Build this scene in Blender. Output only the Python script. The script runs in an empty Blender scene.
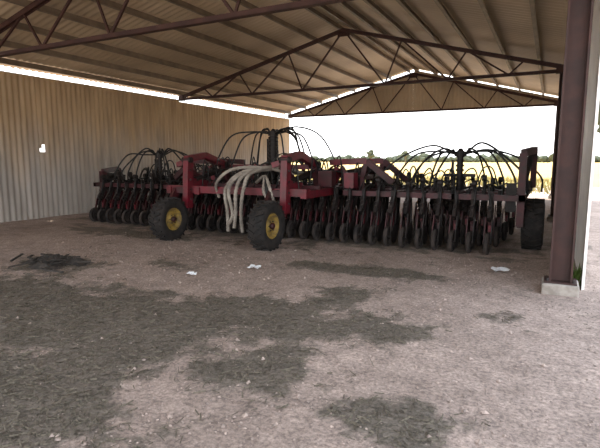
import bpy, math, random
from mathutils import Vector, Matrix, noise
random.seed(4)
scene = bpy.context.scene
scene.view_settings.view_transform='Standard'

# ------------------------------------------------------------------ materials
def newmat(name, c1, c2=None, scale=8.0, rough=0.7, metal=0.0, bump=0.0, detail=6, stretch=(1,1,1), lo=0.35, hi=0.65):
    m = bpy.data.materials.new(name); m.use_nodes = True
    nt = m.node_tree; N = nt.nodes; L = nt.links
    b = N['Principled BSDF']
    b.inputs['Roughness'].default_value = rough
    b.inputs['Metallic'].default_value = metal
    if c2 is None: c2 = tuple(v*0.7 for v in c1)
    tc = N.new('ShaderNodeTexCoord'); mp = N.new('ShaderNodeMapping')
    mp.inputs['Scale'].default_value = stretch
    no = N.new('ShaderNodeTexNoise'); no.inputs['Scale'].default_value = scale; no.inputs['Detail'].default_value = detail
    cr = N.new('ShaderNodeValToRGB')
    cr.color_ramp.elements[0].position = lo; cr.color_ramp.elements[1].position = hi
    cr.color_ramp.elements[0].color = (*c1, 1); cr.color_ramp.elements[1].color = (*c2, 1)
    L.new(tc.outputs['Object'], mp.inputs['Vector']); L.new(mp.outputs[0], no.inputs['Vector'])
    L.new(no.outputs['Fac'], cr.inputs['Fac']); L.new(cr.outputs[0], b.inputs['Base Color'])
    if bump:
        bp = N.new('ShaderNodeBump'); bp.inputs['Strength'].default_value = bump; bp.inputs['Distance'].default_value = 0.02
        L.new(no.outputs['Fac'], bp.inputs['Height']); L.new(bp.outputs[0], b.inputs['Normal'])
    return m

RED   = newmat('red_paint', (0.17,0.010,0.022), (0.09,0.016,0.020), 7, 0.40)
MAROON= newmat('dusty_maroon_paint', (0.070,0.010,0.015), (0.032,0.013,0.013), 7, 0.5)
DARK  = newmat('dark_steel', (0.012,0.010,0.010), (0.028,0.020,0.018), 9, 0.6, 0.2)
STEEL = newmat('worn_steel', (0.035,0.030,0.030), (0.10,0.085,0.08), 8, 0.5, 0.4)
RUB   = newmat('tyre_rubber', (0.010,0.0095,0.0095), (0.028,0.023,0.021), 10, 0.85)
RUBP  = newmat('dusty_press_wheel_rubber', (0.016,0.014,0.014), (0.062,0.048,0.042), 5, 0.9)
YEL   = newmat('yellow_rim_paint', (0.40,0.27,0.05), (0.15,0.10,0.04), 12, 0.55)
HOSE  = newmat('black_hose', (0.010,0.010,0.012), (0.020,0.019,0.018), 5, 0.5)
BHOSE = newmat('beige_ribbed_hose', (0.40,0.36,0.31), (0.20,0.175,0.15), 5, 0.7)
TRUSS = newmat('red_oxide_steel', (0.038,0.014,0.011), (0.065,0.026,0.019), 5, 0.7)
POSTM = newmat('rusty_post_steel', (0.060,0.024,0.019), (0.034,0.015,0.013), 5, 0.65, 0, 0.2)
PURL  = newmat('purlin_steel', (0.26,0.205,0.145), (0.17,0.13,0.095), 3, 0.6, 0.1)
ROOF  = newmat('roof_sheet', (0.66,0.54,0.37), (0.48,0.385,0.26), 0.5, 0.5, 0.0, 0, 5, (1,1,1))
CONC  = newmat('concrete', (0.42,0.38,0.34), (0.27,0.24,0.21), 12, 0.95, 0, 0.4)
WHITE = newmat('white_sheet', (0.8,0.78,0.74), (0.7,0.67,0.63), 2, 0.55)
PAPER = newmat('paper_white', (0.85,0.87,0.9), (0.7,0.72,0.75), 20, 0.8)
FOL   = newmat('gum_foliage', (0.04,0.052,0.03), (0.085,0.095,0.055), 0.6, 0.9)
BARK  = newmat('bark', (0.16,0.12,0.09), None, 5, 0.9)
WEED  = newmat('weed_green', (0.10,0.20,0.03), (0.18,0.28,0.06), 30, 0.7)
STRAW = newmat('straw_litter_mat', (0.08,0.069,0.05), (0.17,0.145,0.11), 60, 0.95, lo=0.4, hi=0.6)
STONE = newmat('gravel_mat', (0.48,0.38,0.33), (0.24,0.195,0.17), 25, 0.95, lo=0.4, hi=0.6)
WOOD  = newmat('weathered_scrap', (0.055,0.045,0.038), (0.022,0.02,0.018), 20, 0.9)

def wall_mat():
    m = bpy.data.materials.new('corrugated_wall_sheet'); m.use_nodes = True
    nt = m.node_tree; N = nt.nodes; L = nt.links; b = N['Principled BSDF']
    b.inputs['Roughness'].default_value = 0.55; b.inputs['Metallic'].default_value = 0.1
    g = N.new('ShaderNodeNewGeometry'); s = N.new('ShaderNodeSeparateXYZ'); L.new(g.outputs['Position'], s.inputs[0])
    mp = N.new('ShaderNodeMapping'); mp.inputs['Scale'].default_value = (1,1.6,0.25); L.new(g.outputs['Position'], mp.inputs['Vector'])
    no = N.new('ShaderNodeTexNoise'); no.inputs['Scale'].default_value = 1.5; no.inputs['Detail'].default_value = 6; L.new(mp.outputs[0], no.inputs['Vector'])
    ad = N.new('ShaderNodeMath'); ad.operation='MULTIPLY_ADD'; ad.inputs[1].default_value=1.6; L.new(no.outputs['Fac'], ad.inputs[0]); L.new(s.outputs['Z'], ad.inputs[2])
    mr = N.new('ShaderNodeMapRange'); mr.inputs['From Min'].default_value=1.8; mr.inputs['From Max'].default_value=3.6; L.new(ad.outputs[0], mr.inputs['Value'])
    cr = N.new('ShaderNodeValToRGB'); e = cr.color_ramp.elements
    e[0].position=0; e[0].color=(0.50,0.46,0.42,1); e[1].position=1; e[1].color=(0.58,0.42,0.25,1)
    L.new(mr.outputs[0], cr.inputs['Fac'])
    n2 = N.new('ShaderNodeTexNoise'); n2.inputs['Scale'].default_value = 3; n2.inputs['Detail'].default_value=8; L.new(mp.outputs[0], n2.inputs['Vector'])
    c2 = N.new('ShaderNodeValToRGB'); c2.color_ramp.elements[0].position=.3; c2.color_ramp.elements[1].position=.7
    c2.color_ramp.elements[0].color=(.68,.66,.64,1); c2.color_ramp.elements[1].color=(1,1,1,1); L.new(n2.outputs['Fac'], c2.inputs['Fac'])
    mx = N.new('ShaderNodeMixRGB'); mx.blend_type='MULTIPLY'; mx.inputs['Fac'].default_value=1
    L.new(cr.outputs[0], mx.inputs[1]); L.new(c2.outputs[0], mx.inputs[2]); L.new(mx.outputs[0], b.inputs['Base Color'])
    return m
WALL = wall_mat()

# ------------------------------------------------------------------ mesh builder
class MB:
    def __init__(s): s.v=[]; s.f=[]; s.m=[]; s.sm=[]; s.mats=[]
    def mi(s, mat):
        if mat not in s.mats: s.mats.append(mat)
        return s.mats.index(mat)
    def add(s, vs, fs, mat, smooth=False):
        o=len(s.v); k=s.mi(mat)
        s.v.extend([tuple(p) for p in vs])
        for f in fs:
            s.f.append([i+o for i in f]); s.m.append(k); s.sm.append(smooth)
    def box(s, c, size, mat, rot=None):
        hx,hy,hz=[d/2 for d in size]; c=Vector(c)
        ps=[Vector((x,y,z)) for x in(-hx,hx) for y in(-hy,hy) for z in(-hz,hz)]
        if rot is not None: ps=[rot@p for p in ps]
        s.add([p+c for p in ps], [(0,1,3,2),(4,6,7,5),(0,4,5,1),(2,3,7,6),(0,2,6,4),(1,5,7,3)], mat)
    def beam(s, a, b, w, h, mat, up=(0,0,1)):
        a=Vector(a); b=Vector(b); d=(b-a); L=d.length
        if L<1e-6: return
        d.normalize(); up=Vector(up)
        if abs(d.dot(up))>0.98: up=Vector((0,1,0))
        x=d.cross(up).normalized(); z=x.cross(d).normalized()
        ps=[]
        for p in (a,b):
            for i,j in((-1,-1),(1,-1),(1,1),(-1,1)): ps.append(p+x*(i*w/2)+z*(j*h/2))
        s.add(ps,[(0,3,2,1),(4,5,6,7),(0,1,5,4),(1,2,6,5),(2,3,7,6),(3,0,4,7)],mat)
    def cyl(s, a, b, r, mat, n=12, r2=None):
        a=Vector(a); b=Vector(b); d=(b-a).normalized(); r2=r if r2 is None else r2
        up=Vector((0,0,1)) if abs(d.z)<.95 else Vector((0,1,0))
        x=d.cross(up).normalized(); z=x.cross(d)
        ps=[]
        for p,rr in((a,r),(b,r2)):
            for i in range(n):
                t=2*math.pi*i/n; ps.append(p+(x*math.cos(t)+z*math.sin(t))*rr)
        s.add(ps,[(i,(i+1)%n,n+(i+1)%n,n+i) for i in range(n)],mat,True)
        s.add(ps[:n],[tuple(range(n))[::-1]],mat); s.add(ps[n:],[tuple(range(n))],mat)
    def tube(s, pts, r, mat, n=7, sub=8, ribs=False):
        P=[Vector(p) for p in pts]; Q=[P[0]*2-P[1]]+P+[P[-1]*2-P[-2]]
        c=[]
        for i in range(1,len(Q)-2):
            for k in range(sub):
                t=k/sub; p0,p1,p2,p3=Q[i-1],Q[i],Q[i+1],Q[i+2]
                c.append(0.5*((2*p1)+(-p0+p2)*t+(2*p0-5*p1+4*p2-p3)*t*t+(-p0+3*p1-3*p2+p3)*t**3))
        c.append(P[-1])
        x=None; ps=[]
        for i,p in enumerate(c):
            d=(c[min(i+1,len(c)-1)]-c[max(i-1,0)]).normalized()
            if x is None:
                up=Vector((0,0,1)) if abs(d.z)<.9 else Vector((0,1,0)); x=d.cross(up).normalized()
            else:
                x=(x-d*x.dot(d)).normalized()
            z=x.cross(d); rr=r*(1.0 if not ribs or i%2 else 0.82)
            for k in range(n):
                t=2*math.pi*k/n; ps.append(p+(x*math.cos(t)+z*math.sin(t))*rr)
        fs=[(i*n+k,i*n+(k+1)%n,(i+1)*n+(k+1)%n,(i+1)*n+k) for i in range(len(c)-1) for k in range(n)]
        s.add(ps,fs,mat,not ribs)
        s.add(ps[:n],[tuple(range(n))],mat); s.add(ps[-n:],[tuple(range(n))],mat)
    def lathe(s, c, prof, mat, n=28, closed=True, smooth=True):   # axis = x
        c=Vector(c); ps=[]
        for i in range(n):
            t=2*math.pi*i/n
            for (r,a) in prof: ps.append(c+Vector((a,r*math.cos(t),r*math.sin(t))))
        m=len(prof); fs=[]
        for i in range(n):
            j=(i+1)%n
            for k in range(m if closed else m-1):
                l=(k+1)%m; fs.append((i*m+k,i*m+l,j*m+l,j*m+k))
        s.add(ps,fs,mat,smooth)
    def make(s, name, parent=None):
        me=bpy.data.meshes.new(name); me.from_pydata(s.v,[],s.f)
        for m in s.mats: me.materials.append(m)
        me.polygons.foreach_set('material_index', s.m); me.polygons.foreach_set('use_smooth', s.sm)
        me.update(); o=bpy.data.objects.new(name,me); scene.collection.objects.link(o)
        if parent: o.parent=parent
        return o
def empty(name):
    o=bpy.data.objects.new(name,None); scene.collection.objects.link(o); return o

# ------------------------------------------------------------------ shed dimensions
XL, XR = -12.5, 0.45
XC = -5.9; EAVE=3.95; APEX=5.62
Y0, Y1 = -1.0, 22.9
TR = [-1.0, 6.56, 14.3, 22.75]
def roofz(x): return APEX-(APEX-EAVE)*((x-XC)/(XR-.1-XC) if x>XC else (XC-x)/(XC-XL))

def corrug_profile(t, pitch):
    return 0.5+0.5*math.cos(2*math.pi*((t/pitch)%1.0))
for nm,x_e in (('roof_left', XL-0.45),('roof_right', XR+0.25)):
    b=MB(); vs=[]; fs=[]; pitch=0.19; step=pitch/6
    n=int((Y1+0.3-(Y0-0.3))/step)
    for i in range(n+1):
        y=Y0-0.3+i*step; h=0.028*corrug_profile(y,pitch)
        vs.append((XC,y,APEX+0.20+h)); vs.append((x_e,y,roofz(x_e)+0.20+h))
    for i in range(n): fs.append((2*i,2*i+1,2*i+3,2*i+2))
    b.add(vs,fs,ROOF,True); b.make(nm)
b=MB()
for sgn,half in ((-1,XC-XL),(1,XR-XC)):
    for k in range(8):
        x=XC+sgn*(0.2+k*(half-0.25)/7.0)
        z=roofz(x)+0.10
        b.beam((x,Y0-0.2,z+0.02),(x,Y1+0.1,z+0.02),0.02,0.15,PURL)
        b.beam((x+0.03,Y0-0.2,z-0.05),(x+0.03,Y1+0.1,z-0.05),0.07,0.012,PURL)
b.make('roof_purlins')

def truss(y,name):
    b=MB(); xl=XL+0.12; xr=0.2
    zt=lambda x: roofz(x)-0.06
    zb=EAVE-0.10
    for off in (-0.045,0.045):
        b.beam((xl,y+off,zt(xl)),(XC,y+off,zt(XC)),0.02,0.10,TRUSS); b.beam((XC,y+off,zt(XC)),(xr,y+off,zt(xr)),0.02,0.10,TRUSS)
        b.beam((xl,y+off,zb),(xr,y+off,zb),0.02,0.08,TRUSS)
    b.beam((xl,y,zt(xl)+.04),(XC,y,zt(XC)+.04),0.13,0.015,TRUSS); b.beam((XC,y,zt(XC)+.04),(xr,y,zt(xr)+.04),0.13,0.015,TRUSS)
    b.beam((xl,y,zb-.035),(xr,y,zb-.035),0.11,0.012,TRUSS)
    def sym(f): return [XC+(xr-XC)*f, XC-(XC-xl)*f]
    bots=[0.22,0.52,0.78]; tops=[0.0,0.30,0.60,0.84]
    for side in (0,1):
        tp=[(sym(f)[side],y,zt(sym(f)[side])) for f in tops]
        bt=[(sym(f)[side],y,zb) for f in bots]
        for i in range(3):
            b.beam(tp[i],bt[i],0.045,0.045,TRUSS); b.beam(bt[i],tp[i+1],0.04,0.04,TRUSS)
    b.box((XC,y,APEX-0.15),(0.4,0.02,0.2),TRUSS)
    b.box((xr-0.05,y,EAVE-0.06),(0.35,0.15,0.2),TRUSS); b.box((xl,y,EAVE-0.06),(0.2,0.15,0.2),TRUSS)
    return b.make(name)
for i,y in enumerate(TR): truss(y,'roof_truss' if i==0 else 'roof_truss.%03d'%i)

def vert_corr(b, p0, p1, zlo, zhi, mat, pitch=0.16, amp=0.018, seg=6):
    p0=Vector(p0);p1=Vector(p1); d=(p1-p0); L=d.length; d.normalize(); nrm=Vector((-d.y,d.x,0))
    n=int(L/pitch*seg); vs=[]; fs=[]
    for i in range(n+1):
        t=L*i/n; o=amp*math.cos(2*math.pi*t/pitch); p=p0+d*t+nrm*o
        zl=zlo(t) if callable(zlo) else zlo; zh=zhi(t) if callable(zhi) else zhi
        vs.append((p.x,p.y,zl)); vs.append((p.x,p.y,zh))
    for i in range(n): fs.append((2*i,2*i+2,2*i+3,2*i+1))
    b.add(vs,fs,mat,True)
b=MB(); HY,HZ=8.65,1.92
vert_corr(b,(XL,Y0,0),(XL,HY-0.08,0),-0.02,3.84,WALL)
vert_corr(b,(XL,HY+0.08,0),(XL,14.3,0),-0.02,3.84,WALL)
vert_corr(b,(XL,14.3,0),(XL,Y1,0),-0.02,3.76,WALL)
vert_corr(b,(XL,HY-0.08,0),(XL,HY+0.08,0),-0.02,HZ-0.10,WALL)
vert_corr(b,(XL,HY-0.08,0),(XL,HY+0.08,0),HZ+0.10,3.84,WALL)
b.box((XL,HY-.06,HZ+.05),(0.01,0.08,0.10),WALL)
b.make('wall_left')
b=MB()
for z in (1.3,2.6): b.beam((XL-0.06,Y0,z),(XL-0.06,Y1,z),0.05,0.1,PURL)
b.make('trim_wall_girts')
b=MB(); vert_corr(b,(XR,6.75,0),(XR,Y1,0),-0.02,4.02,WHITE)
b.make('wall_right')
b=MB()
vert_corr(b,(XL+0.05,Y1,0),(XC,Y1,0),EAVE-0.12,lambda t: max(EAVE-0.11,roofz(XL+0.05+t)-0.02),ROOF)
vert_corr(b,(XC,Y1,0),(XR,Y1,0),EAVE-0.12,lambda t: max(EAVE-0.11,roofz(XC+t)+0.12),ROOF)
b.make('wall_back_gable')

# posts -----------------------------------------------------------------------
def post(x,y,name,w=0.25,d=0.24):
    b=MB(); H=EAVE-0.14
    b.box((x-w/2+0.012,y,H/2+.06),(0.024,d,H-.12),POSTM); b.box((x+w/2-0.012,y,H/2+.06),(0.024,d,H-.12),POSTM)
    b.box((x,y-0.02,H/2+.06),(w-.04,0.02,H-.12),POSTM)
    b.box((x,y,0.135),(w+.1,d+.08,0.02),POSTM)
    for i in (-1,1): b.cyl((x+i*.14,y-.12,.14),(x+i*.14,y-.12,.18),.015,STEEL,6)
    return b.make(name)
n=0
for x in (0.19, XL-0.28):
    for y in TR:
        nm='steel_post' if n==0 else 'steel_post.%03d'%n
        if x<-5:
            po=post(x,y,nm,.2,.16)
        else: po=post(x,y,nm)
        b=MB(); b.box((x,y,0.05),(0.40 if x>-5 else .26,0.40,0.15),CONC)
        o=b.make('concrete_footing_%d'%(n+1),po)
        md=o.modifiers.new('b','BEVEL'); md.width=0.02; md.segments=2
        n+=1

# ------------------------------------------------------------------ ground
patches=[
 (-5.6,3.5,1.1,.45,.9),(-3.4,3.6,1.1,.45,1.1),(-4.4,3.0,1.0,.5,1.0),(-2.8,4.3,.7,.38,1.0),(-3.5,2.2,1.0,.6,1.0),(-2.7,1.8,.6,.35,.8),(-4.6,4.2,.8,.3,.5),
 (-2.9,3.0,.5,.35,.55),(-2.1,3.9,.5,.3,.6),(-1.36,4.3,.55,.38,1.0),(-1.9,3.0,.45,.36,1.1),(-.75,2.7,.40,.30,1.1),(-2.8,6.4,.9,.25,.9),(-1.9,6.6,.9,.28,.9),(-2.1,5.2,.4,.55,.9),
 (-6.7,4.7,.9,.6,.75),(-7.5,3.0,1.4,.7,.9),(-5,5.5,.8,.25,.6),(-5.6,9.6,6,1.7,1.1),(-8.5,7.5,1.8,.5,.6),(-.4,5.2,.3,.3,.6),(-1.3,1.6,.5,.25,.6)]  # the widest ellipse darkens the ground under the seeder
def patchval(x,y):
    v=0
    for (px,py,rx,ry,s) in patches:
        d=((x-px)/rx)**2+((y-py)/ry)**2
        if d<6: v+=s*math.exp(-d)
    v=min(v,1.0)
    n1=noise.fractal(Vector((x*1.4,y*1.4,3.1)),0.9,2.0,5)
    n2=noise.fractal(Vector((x*5.5,y*5.5,7.7)),0.7,2.0,5)
    v=v+0.34*n1+0.34*n2
    return max(0,min(1,(v-0.26)/0.50))
def hgt(x,y):
    return 0.012*noise.fractal(Vector((x*1.3,y*1.3,0)),1.0,2.0,4)+0.006*noise.noise(Vector((x*9,y*9,5)))
def axis(a,b,fine0,fine1,f,c):
    r=[];t=a
    while t<b:
        r.append(t); t+= f if fine0<=t<=fine1 else c
    r.append(b); return r
xs=axis(-16,8,-9,1.2,0.05,0.25); ys=axis(-4,24,0.5,9,0.05,0.25)
vs=[];vals=[]
for y in ys:
    for x in xs:
        e=1.0 if (-15<x<7 and -3<y<23) else 0
        p=patchval(x,y); vals.append(p); vs.append((x,y,(hgt(x,y)+0.008*p)*e))
nx=len(xs); fs=[(j*nx+i,j*nx+i+1,(j+1)*nx+i+1,(j+1)*nx+i) for j in range(len(ys)-1) for i in range(nx-1)]
b=MB()
def ground_mat():
    m=bpy.data.materials.new('gravel_ground'); m.use_nodes=True; nt=m.node_tree;N=nt.nodes;L=nt.links;bs=N['Principled BSDF']
    bs.inputs['Roughness'].default_value=0.95
    g=N.new('ShaderNodeNewGeometry')
    def noi(sc,det=6,rough=.6):
        n=N.new('ShaderNodeTexNoise'); n.inputs['Scale'].default_value=sc; n.inputs['Detail'].default_value=det; n.inputs['Roughness'].default_value=rough
        L.new(g.outputs['Position'],n.inputs['Vector']); return n
    def ramp(src,a,b,ca,cb):
        r=N.new('ShaderNodeValToRGB'); r.color_ramp.elements[0].position=a; r.color_ramp.elements[1].position=b
        r.color_ramp.elements[0].color=(*ca,1); r.color_ramp.elements[1].color=(*cb,1); L.new(src,r.inputs['Fac']); return r
    big=noi(0.7); mid=noi(5); fine=noi(30,5,.8)
    base=ramp(big.outputs['Fac'],.35,.65,(0.40,0.322,0.280),(0.55,0.445,0.392))
    midr=ramp(mid.outputs['Fac'],.35,.7,(.70,.69,.68),(1.06,1.05,1.04))
    finer=ramp(fine.outputs['Fac'],.38,.62,(.50,.49,.49),(1.22,1.20,1.19))
    def mul(a,b):
        x=N.new('ShaderNodeMixRGB'); x.blend_type='MULTIPLY'; x.inputs['Fac'].default_value=1; L.new(a,x.inputs[1]); L.new(b,x.inputs[2]); return x
    c=mul(mul(base.outputs[0],midr.outputs[0]).outputs[0],finer.outputs[0])
    lit=ramp(fine.outputs['Fac'],.38,.62,(0.06,0.052,0.04),(0.185,0.16,0.127))
    at=N.new('ShaderNodeAttribute'); at.attribute_name='litter'
    ad=N.new('ShaderNodeMath'); ad.operation='MULTIPLY_ADD'; ad.inputs[1].default_value=1.2; L.new(at.outputs['Fac'],ad.inputs[0]); L.new(noi(14,8,.75).outputs['Fac'],ad.inputs[2])
    mr=N.new('ShaderNodeMapRange'); mr.inputs['From Min'].default_value=.70; mr.inputs['From Max'].default_value=1.35; mr.inputs['To Max'].default_value=.85; L.new(ad.outputs[0],mr.inputs['Value'])
    mx=N.new('ShaderNodeMixRGB'); L.new(mr.outputs[0],mx.inputs['Fac']); L.new(c.outputs[0],mx.inputs[1]); L.new(lit.outputs[0],mx.inputs[2])
    L.new(mx.outputs[0],bs.inputs['Base Color'])
    bp=N.new('ShaderNodeBump'); bp.inputs['Strength'].default_value=.7; bp.inputs['Distance'].default_value=.016; L.new(fine.outputs['Fac'],bp.inputs['Height']); L.new(bp.outputs[0],bs.inputs['Normal'])
    return m
GM=ground_mat()
b.add(vs,fs,GM,True); FLOOR=b.make('floor')
at=FLOOR.data.attributes.new('litter','FLOAT','POINT'); at.data.foreach_set('value',vals)  # litter patches plus the darker ground under the seeder

b=MB(); random.seed(9)
def stone(x,y,r):
    c=Vector((x,y,hgt(x,y)+r*0.3)); ps=[]
    for d in ((1,0,0),(-1,0,0),(0,1,0),(0,-1,0),(0,0,.7),(0,0,-.7)):
        ps.append(c+Vector(d)*r*random.uniform(.7,1.25)+Vector((random.uniform(-.2,.2)*r,random.uniform(-.2,.2)*r,0)))
    b.add(ps,[(0,2,4),(2,1,4),(1,3,4),(3,0,4),(2,0,5),(1,2,5),(3,1,5),(0,3,5)],STONE)
for i in range(14000):
    y=1.2+7*random.random()**1.6; x=-9+9.6*random.random()
    if x < -1.3*y-1 : continue
    if abs(x-.2)<.27 and abs(y-6.56)<.27: continue
    stone(x,y,random.choice((.004,.005,.006,.007,.008,.010,.013)) if random.random()<.99 else .024)
b.make('gravel_stones',FLOOR)
b=MB(); k=0
while k<12000:
    y=1.2+6.5*random.random()**1.4; x=-8+8.5*random.random()
    if patchval(x,y)<random.random()*.9+.05:
        continue
    k+=1
    L=random.uniform(.012,.045); a=random.random()*math.pi; z=hgt(x,y)+.012+random.random()*.008
    d=Vector((math.cos(a),math.sin(a),random.uniform(-.25,.25)))*L; w=Vector((-math.sin(a),math.cos(a),random.uniform(-1,1)))*random.uniform(.002,.005)
    p=Vector((x,y,z)); b.add([p-d-w,p+d-w,p+d+w,p-d+w],[(0,1,2,3)],STRAW)
b.make('straw_litter',FLOOR)

# scrap pile: rumpled sacking sheets plus sticks
b=MB(); random.seed(3)
for i in range(30):
    x=-6.75+random.gauss(0,.33); y=4.75+random.gauss(0,.2); a=random.random()*math.pi; l=random.uniform(.12,.4)
    z=.03+random.random()*.06; d=Vector((math.cos(a)*l,math.sin(a)*l,random.uniform(-.04,.04)))
    b.beam(Vector((x,y,z))-d/2,Vector((x,y,z))+d/2,.03,.02,WOOD)
for (cx,cy,s) in ((-6.85,4.7,.42),(-6.5,4.9,.3),(-7.1,4.95,.28),(-6.6,4.45,.25)):
    n=9; vv=[]
    for j in range(n):
        for i in range(n):
            u=(i/(n-1)*2-1); v=(j/(n-1)*2-1); q=noise.noise(Vector((u*2+cx*3,v*2,cy)))
            vv.append((cx+u*s*(1+.4*q),cy+v*s*.5*(1-.5*q),.015+max(0,(1-u*u)*(1-v*v))*(.05+.07*abs(noise.noise(Vector((u*3,v*3,cx)))))))
    b.add(vv,[(j*n+i,j*n+i+1,(j+1)*n+i+1,(j+1)*n+i) for j in range(n-1) for i in range(n-1)],WOOD)
b.make('scrap_pile')
def litter(x,y,s,name):
    b=MB(); vs=[];n=5
    for j in range(n):
        for i in range(n):
            vs.append((x+(i-2)*s*.25+random.uniform(-.01,.01),y+(j-2)*s*.2,.03+.045*random.random()))
    b.add(vs,[(j*n+i,j*n+i+1,(j+1)*n+i+1,(j+1)*n+i) for j in range(n-1) for i in range(n-1)],PAPER); b.make(name)
litter(-3.76,5.8,.17,'paper_scrap'); litter(-.55,7.3,.24,'paper_scrap.001'); litter(-4.3,5.05,.11,'paper_scrap.002')

# ------------------------------------------------------------------ outside
def flat(name,x0,x1,y0,y1,z,mat):
    b=MB(); b.add([(x0,y0,z),(x1,y0,z),(x1,y1,z),(x0,y1,z)],[(0,1,2,3)],mat); return b.make(name)
FIELD=newmat('dry_stubble_field',(0.60,0.40,0.13),(0.46,0.32,0.12),0.05,0.95,0,0,8,(1,2.5,1))
DIRT=newmat('outer_dirt',(0.50,0.38,0.29),(0.40,0.31,0.24),0.6,0.95,0,0)
flat('ground_outside',-120,120,-60,40,-0.03,DIRT)
flat('ground_field',-1800,1800,34,2200,-0.02,FIELD)
b=MB(); GR=newmat('dry_grass',(0.36,0.28,0.10),(0.18,0.18,0.07),3,0.9)
random.seed(12)
for i in range(9000):
    x=random.uniform(-34,1.5); y=random.uniform(26,44); h=random.uniform(.12,.4); a=random.random()*6.28
    w=.04; lx=random.uniform(-.15,.15)
    b.add([(x-w*math.cos(a),y-w*math.sin(a),-.03),(x+w*math.cos(a),y+w*math.sin(a),-.03),(x+lx,y,h)],[(0,1,2)],GR)
b.make('grass_tufts')
import bmesh
def ico(sub=2):
    bm=bmesh.new(); bmesh.ops.create_icosphere(bm,subdivisions=sub,radius=1); v=[p.co.copy() for p in bm.verts]; f=[[q.index for q in p.verts] for p in bm.faces]; bm.free(); return v,f
IV,IF=ico(2)
def blob(b,c,r,mat,fl=.8):
    s=Vector((random.random()*50,0,0)); c=Vector(c)
    b.add([c+Vector((p.x*r,p.y*r,p.z*r*fl))*(1+.45*noise.noise(p*2.2+s)) for p in IV],IF,mat)
b=MB(); random.seed(5)
for i in range(420):
    a=math.radians(random.uniform(-58,14)); D=random.uniform(330,460)
    x=math.sin(a)*D; y=math.cos(a)*D; h=random.uniform(1.5,3.0)
    if noise.noise(Vector((a*14,0,0)))>.1: h*=1.3
    blob(b,(x,y,h*.9),h,FOL,.85); blob(b,(x+h,y,h*.6),h*.8,FOL)
    b.cyl((x,y,-.1),(x,y,h),.25,BARK,5)
b.make('tree_line')
def tree(x,y,H,name):
    b=MB(); b.cyl((x,y,-.05),(x+.1,y,H*.55),H*.035,BARK,8,H*.02)
    for i in range(4):
        a=i*1.6; b.cyl((x+.1,y,H*.4),(x+math.cos(a)*H*.2,y+math.sin(a)*H*.2,H*.72),H*.018,BARK,6,H*.008)
    for i in range(16):
        a=random.random()*6.28; r=random.uniform(0,H*.24); blob(b,(x+math.cos(a)*r,y+math.sin(a)*r,H*random.uniform(.55,.9)),H*random.uniform(.09,.16),FOL,.7)
    b.make(name)
tree(3.3,34,6,'gum_tree'); tree(-52,150,5,'gum_tree.001'); tree(-46,170,5,'gum_tree.002'); tree(7,60,8,'gum_tree.003')

b=MB(); random.seed(2)
for i in range(70):
    a=random.random()*6.28; l=random.uniform(.08,.32); x=.36+random.gauss(0,.02); y=7.0+random.gauss(0,.05)
    t=Vector((math.cos(a)*l*.3,math.sin(a)*l*.3,l)); p=Vector((x,y,0)); w=Vector((-math.sin(a),math.cos(a),0))*.012
    b.add([p-w*.4,p+w*.4,p+t*.6+w,p+t,p+t*.6-w],[(0,1,2,3,4)],WEED)
b.make('green_weed')

# ------------------------------------------------------------------ air seeder
S=empty('air_seeder_bar'); FZ=0.95
b=MB()
for y in (8.95,9.8,10.65,11.5):
    b.beam((-10.85,y,FZ),(-7.25,y,FZ),.10,.10,MAROON); b.beam((-3.85,y,FZ),(-.35,y,FZ),.10,.10,MAROON)
    b.beam((-7.2,y,FZ+.02),(-3.9,y,FZ+.02),.12,.12,RED)
for x in (-10.8,-9.6,-8.5,-7.4,-3.7,-2.6,-1.5,-.4): b.beam((x,8.9,FZ),(x,11.55,FZ),.1,.1,MAROON)
for x in (-7.15,-6.4,-4.7,-3.95): b.beam((x,7.75,FZ+.02),(x,11.55,FZ+.02),.12,.14,RED)
b.beam((-7.2,7.85,FZ+.05),(-3.9,7.85,FZ+.05),.14,.14,RED)
b.beam((-7.2,8.4,FZ+.1),(-3.9,8.4,FZ+.1),.11,.11,MAROON)
for x in (-6.62,-4.32):
    b.beam((x,7.72,.62),(x,7.78,1.62),.13,.17,RED,up=(0,1,0))
    b.beam((x,7.72,1.62),(x,8.3,1.70),.13,.13,RED); b.beam((x,8.3,1.70),(x,9.0,1.5),.13,.13,RED)
    b.beam((x,9.0,1.52),(x,9.15,1.0),.11,.13,MAROON,up=(0,1,0))
    b.beam((x,7.78,1.58),(x-.28,7.78,1.50),.10,.10,RED)
    b.beam((x,7.75,1.15),(x,8.4,1.05),.05,.2,RED)
    b.beam((x-.09,7.7,1.5),(x-.09,8.3,1.2),.02,.12,MAROON)
    b.cyl((x-.11,7.75,1.6),(x+.11,7.75,1.6),.06,DARK); b.cyl((x-.12,9.0,1.5),(x+.12,9.0,1.5),.07,DARK)
    b.cyl((x+.0,8.0,1.2),(x,8.8,1.35),.05,DARK); b.cyl((x,8.8,1.35),(x,9.1,1.4),.025,STEEL)
    for z in (.8,1.0,1.2,1.4): b.cyl((x-.085,7.75,z),(x+.085,7.75,z),.02,STEEL,8)
for x,sg in ((-7.25,-1),(-3.85,1)):
    for y in (9.2,10.8):
        b.beam((x-sg*.25,y,1.0),(x,y,1.42),.05,.2,RED); b.beam((x,y,1.42),(x+sg*.35,y,1.0),.05,.18,MAROON)
        b.cyl((x-sg*1.0,y,1.2),(x-sg*.1,y,1.38),.06,DARK); b.cyl((x-sg*.1,y,1.38),(x+sg*.5,y,1.25),.028,STEEL)
        b.cyl((x,y-.1,.98),(x,y+.1,.98),.08,DARK)
    b.beam((x+sg*.5,9.2,1.25),(x+sg*.5,10.8,1.25),.09,.09,MAROON)
    b.box((x+sg*.5,9.2,1.13),(.08,.08,.28),MAROON); b.box((x+sg*.5,10.8,1.13),(.08,.08,.28),MAROON)
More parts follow.
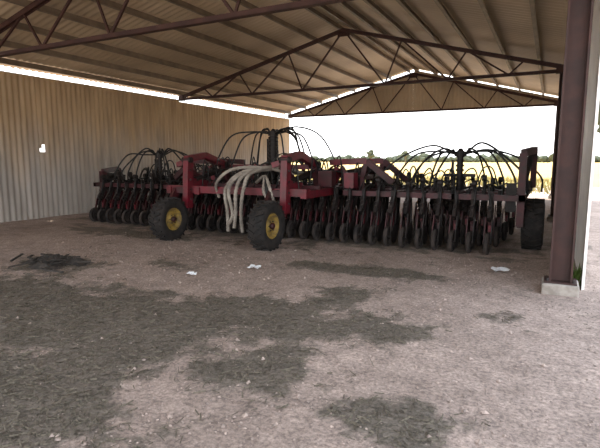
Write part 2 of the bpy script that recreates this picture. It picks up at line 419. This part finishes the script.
b.beam((-6.6,9.1,1.45),(-4.3,9.1,1.45),.10,.10,RED); b.beam((-6.6,10.2,1.3),(-4.2,10.2,1.3),.1,.1,MAROON)
for x in (-6.4,-5.5,-4.5): b.beam((x,9.1,1.45),(x,10.2,1.3),.07,.07,RED); b.beam((x,10.2,1.3),(x,10.2,.95),.07,.07,MAROON)
for y in (9.3,10.4):
    b.beam((-4.1,y,1.55),(-3.3,y,1.58),.09,.12,RED); b.beam((-3.3,y,1.58),(-2.75,y,1.15),.08,.12,MAROON); b.beam((-3.3,y,1.58),(-3.45,y,1.0),.07,.1,MAROON)
    b.beam((-7.0,y,1.55),(-7.8,y,1.58),.09,.12,MAROON); b.beam((-7.8,y,1.58),(-8.35,y,1.15),.08,.12,MAROON); b.beam((-7.8,y,1.58),(-7.65,y,1.0),.07,.1,MAROON)
    b.cyl((-3.9,y+.12,1.3),(-3.1,y+.12,1.45),.055,DARK); b.cyl((-3.1,y+.12,1.45),(-2.8,y+.12,1.2),.025,STEEL)
b.box((-4.0,8.9,1.22),(.3,.22,.32),MAROON); b.box((-3.5,8.95,1.2),(.2,.25,.3),RED)
for x,sg,hh in ((-.42,1,1.72),(-10.75,-1,1.30)):
    b.beam((x,9.15,.45),(x,9.15,hh),.12,.16,MAROON,up=(0,1,0)); b.beam((x,9.15,hh),(x+sg*.15,9.8,hh+.06),.10,.12,MAROON)
    b.beam((x+sg*.15,9.8,hh+.06),(x+sg*.15,9.9,1.1),.10,.12,MAROON,up=(0,1,0)); b.beam((x+sg*.02,9.15,1.2),(x+sg*.12,10.0,1.1),.06,.16,DARK)
    b.cyl((x,9.3,1.0),(x+sg*.1,9.75,hh),.05,DARK)
    b.box((x-sg*.16,9.1,.95),(.16,.06,.5),DARK)
b.make('toolbar_frame',S)

def wheel(name,c,R=.43,W=.3,hub=YEL,leg=None,side=1):
    b=MB(); k=R/.43; h=W/2
    b.lathe(c,[(.22*k,-h*.72),(.26*k,-h*.9),(.34*k,-h),(.40*k,-h*.9),(.42*k,-h*.6),(.425*k,0),(.42*k,h*.6),(.40*k,h*.9),(.34*k,h),(.26*k,h*.9),(.22*k,h*.72)],RUB,32)
    C=Vector(c)
    for i in range(22):
        for sd in (-1,1):
            t=2*math.pi*(i+(.5 if sd>0 else 0))/22
            p=C+Matrix.Rotation(t,3,'X')@Vector((sd*h*.45,0,.425*k))
            b.box(p,(h*.95,.035*k,.035*k),RUB,Matrix.Rotation(t,3,'X')@Matrix.Rotation(sd*.45,3,'Z'))
    for sd in (-1,1):
        b.lathe(c,[(.225*k,sd*h*.75),(.21*k,sd*h*.78),(.19*k,sd*h*.40),(.12*k,sd*h*.30),(.10*k,sd*h*.55),(0.001,sd*h*.55)],hub,28,False)
        b.lathe(c,[(.055*k,sd*h*.5),(.055*k,sd*h*.85),(.04*k,sd*h*.95),(.001,sd*h*.95)],MAROON,14,False)
        for i in range(6):
            t=i*math.pi/3; p=C+Vector((sd*h*.34,math.cos(t)*.085*k,math.sin(t)*.085*k)); b.cyl(p,p+Vector((sd*.06,0,0)),.011,STEEL,6)
    if leg:
        x=c[0]-side*(h+.05); L=Vector(leg)
        b.cyl((x-.03,c[1],c[2]),(c[0],c[1],c[2]),.04,DARK,10)
        b.beam((x,c[1],c[2]-.08),(x,L.y,L.z),.07,.16,MAROON)
        b.beam((x,L.y,L.z),(L.x,L.y,L.z),.12,.12,MAROON)
    b.make(name,S)
wheel('wheel_1',(-6.72,7.28,.43),leg=(-6.62,7.75,.98))
wheel('wheel_2',(-4.42,7.25,.44),.44,.31,leg=(-4.32,7.75,.98))
wheel('wheel_3',(-.22,9.6,.45),.45,.36,DARK,leg=(-.42,9.6,1.05),side=1)
wheel('wheel_4',(-10.95,9.6,.43),.43,.30,DARK,leg=(-10.75,9.6,1.05),side=-1)
wheel('wheel_5',(-6.9,12.0,.42),.42,.28,YEL,leg=(-6.9,11.5,.95)); wheel('wheel_6',(-4.2,12.0,.42),.42,.28,YEL,leg=(-4.2,11.5,.95))

def opener(b,x,y,tall):
    b.box((x,y,FZ),(.07,.16,.16),DARK)
    b.beam((x,y-.05,FZ-.05),(x,y-.24,.60),.06,.08,DARK); b.beam((x,y+.02,FZ-.14),(x,y-.14,.48),.05,.05,MAROON)
    b.tube([(x,y+.05,FZ-.05),(x,y+.20,.70),(x,y+.16,.40),(x,y+.02,.18),(x,y-.01,.04)],.022,DARK,5,4)
    b.box((x+.005,y-.10,.46),(.05,.06,.20),RED if random.random()<.55 else MAROON)
    b.cyl((x+.022,y+.02,.2),(x+.032,y+.02,.2),.19,STEEL,20)
    b.beam((x+.055,y-.22,.62),(x+.055,y-.36,.19),.018,.05,DARK,up=(0,1,0))
    b.beam((x-.055,y-.22,.62),(x-.055,y-.36,.19),.018,.05,MAROON,up=(0,1,0))
    b.lathe((x,y-.36,.19),[(.12,-.025),(.165,-.04),(.19,-.018),(.19,.018),(.165,.04),(.12,.025)],RUBP,20)
    b.cyl((x-.016,y-.36,.19),(x+.016,y-.36,.19),.125,STEEL,14); b.cyl((x-.07,y-.36,.19),(x+.07,y-.36,.19),.022,DARK,8)
    b.cyl((x,y+.06,FZ+.02),(x,y-.18,.55),.032,DARK,8)
    pts=[]
    for i in range(13):
        t=i*math.pi/2; pts.append((x+.038*math.cos(t),y-.17+.038*math.sin(t),.60+.02*i))
    b.tube(pts,.010,STEEL,4,2)
    b.tube([(x,y-.06,.4),(x+.02,y-.14,.75),(x+random.uniform(-.05,.05),y-.08,1.05+random.uniform(0,.12)),(x+random.uniform(-.2,.2),y+.2,1.10)],.017,HOSE,5,5)
    if tall:
        h=random.uniform(1.15,1.27)
        b.beam((x,y,FZ),(x,y-.06,h),.045,.07,DARK,up=(0,1,0)); b.cyl((x-.04,y-.06,h),(x+.04,y-.06,h),.06,DARK,10)
        b.beam((x,y-.06,h-.03),(x,y+.2,1.0),.03,.06,DARK)
random.seed(8)
for ri,y in enumerate((8.95,9.8,10.65,11.5)):
    b=MB(); x=-10.45+ri*.07; i=0
    while x<-.62:
        opener(b,x,y,(i%2==0) and not(-7.3<x<-3.8))
        x+=.29; i+=1
    b.make('opener_row_%d'%(ri+1),S)

def tower(b,tx,ty,ztop,n,spread,peak,r=.06):
    b.cyl((tx,ty,FZ),(tx,ty,ztop-.1),r,DARK,12)
    for k in range(int((ztop-1.05)/.09)): b.cyl((tx,ty,1.02+k*.09),(tx,ty,1.06+k*.09),r*1.35,DARK,12)
    b.cyl((tx,ty,ztop-.13),(tx,ty,ztop-.03),.12,DARK,18); b.cyl((tx,ty,ztop-.03),(tx,ty,ztop+.03),.07,DARK,14,.03)
    b.box((tx-.14,ty,(FZ+ztop)/2-.1),(.04,.08,ztop-FZ-.2),DARK); b.beam((tx-.3,ty,FZ+.35),(tx+.3,ty,FZ+.35),.06,.06,DARK)
    for i in range(n):
        u=(i+.5)/n*2-1; sg=1 if u>0 else -1; ex=tx+sg*(.25+abs(u)*spread); ey=ty+random.uniform(-.9,.9)
        pz=ztop+peak*(.3+abs(u))*random.uniform(-.6,1.1); k2=random.uniform(-.14,.04)
        b.tube([(tx+sg*.1,ty+(ey-ty)*.1,ztop-.08),(tx+(ex-tx)*.35,ty+(ey-ty)*.35,pz),(tx+(ex-tx)*.72,ty+(ey-ty)*.7,ztop-.10+k2),(ex,ey,1.3),(ex+sg*.04,ey,FZ+.05)],.02,HOSE,6,7)
b=MB(); random.seed(21)
tower(b,-1.6,10.0,1.80,12,1.3,.12); b.make('distribution_tower_1',S)
b=MB(); tower(b,-9.5,10.0,1.82,12,.9,.12); b.make('distribution_tower_2',S)
b=MB(); tower(b,-5.9,10.0,2.30,14,1.2,.10,.09); b.make('distribution_tower_3',S)
b=MB(); random.seed(45)
for i in range(4):
    o=i*.125; j=random.uniform(-.09,.09); j2=random.uniform(-.09,.09)
    b.tube([(-4.6-o*.4,9.0+o*.3,1.33),(-4.8-o*.4,8.4,1.50+j),(-5.05-o*.6+j,7.85+j,1.40+j),(-5.12-o*.9+j2,7.6-abs(j),1.05),(-5.12-o-j2,7.5+j,.6),(-5.05-o*.9+j,7.55+j*2,.24+.08*(i%3))],.038,BHOSE,10,12,ribs=True)
b.tube([(-4.6,8.6,1.3),(-5.0,8.1,1.45),(-5.5,7.75,1.42),(-5.85,7.7,1.15),(-5.95,7.9,.85)],.034,BHOSE,10,12,ribs=True)
for i in range(3):
    b.tube([(-5.0-i*.12,8.2,1.15),(-4.85,7.9,1.28),(-4.75+i*.08,7.7,.98),(-4.6,7.9,.8),(-4.5,8.5,.95)],.035,BHOSE if i!=1 else HOSE,10,12,ribs=True)
b.make('air_delivery_hoses',S)
b=MB(); random.seed(30)
for i in range(34):
    x=random.uniform(-7.0,-3.4); y=random.uniform(7.9,9.6)
    x2=x+random.uniform(-.9,.9); y2=y+random.uniform(.2,1.2)
    b.tube([(x,y,1.02),(x*.7+x2*.3,y*.7+y2*.3,1.3+random.random()*.4),(x*.3+x2*.7,y*.3+y2*.7,1.25+random.random()*.35),(x2,y2,1.0)],.015,HOSE,5,7)
for i in range(18):
    x=random.uniform(-3.7,-.8); y=random.uniform(9,11); x2=x+random.uniform(-.7,.7)
    b.tube([(x,y,1.0),(x*.7+x2*.3,y+.2,1.2+random.random()*.25),(x*.3+x2*.7,y+.4,1.15+random.random()*.3),(x2,y+.5,1.0)],.015,HOSE,5,7)
for i in range(16):
    x=random.uniform(-10.4,-7.4); y=random.uniform(9,11); x2=x+random.uniform(-.7,.7)
    b.tube([(x,y,1.0),(x*.7+x2*.3,y+.2,1.3+random.random()*.25),(x*.3+x2*.7,y+.4,1.25+random.random()*.3),(x2,y+.5,1.0)],.018,HOSE,5,7)
b.make('hydraulic_lines',S)

# ------------------------------------------------------------------ light
w=bpy.data.worlds.new('sky'); scene.world=w; w.use_nodes=True; nt=w.node_tree; N=nt.nodes; L=nt.links
bg=N['Background']; tc=N.new('ShaderNodeTexCoord'); sx=N.new('ShaderNodeSeparateXYZ'); cr=N.new('ShaderNodeValToRGB')
L.new(tc.outputs['Generated'],sx.inputs[0]); L.new(sx.outputs['Z'],cr.inputs['Fac']); L.new(cr.outputs[0],bg.inputs['Color'])
e=cr.color_ramp.elements; e[0].position=0; e[0].color=(1,1,1,1); e[1].position=1; e[1].color=(.68,.80,1,1)
x=cr.color_ramp.elements.new(.25); x.color=(.94,.97,1,1)
bg.inputs['Strength'].default_value=3.3
sd=bpy.data.lights.new('sun','SUN'); sd.energy=8; sd.angle=.01; sd.color=(1,.92,.78)
so=bpy.data.objects.new('sun',sd); scene.collection.objects.link(so)
d=Vector((0.50,-0.30,-1.1)); so.rotation_euler=d.to_track_quat('-Z','Y').to_euler()

# ------------------------------------------------------------------ camera
cam=bpy.data.cameras.new('camera'); co=bpy.data.objects.new('camera',cam); scene.collection.objects.link(co)
cam.sensor_width=36; cam.lens=28.8; cam.clip_end=5000
co.location=(0,0,1.6); co.rotation_euler=(math.radians(90-7.6),0,math.radians(27.4))
scene.camera=co
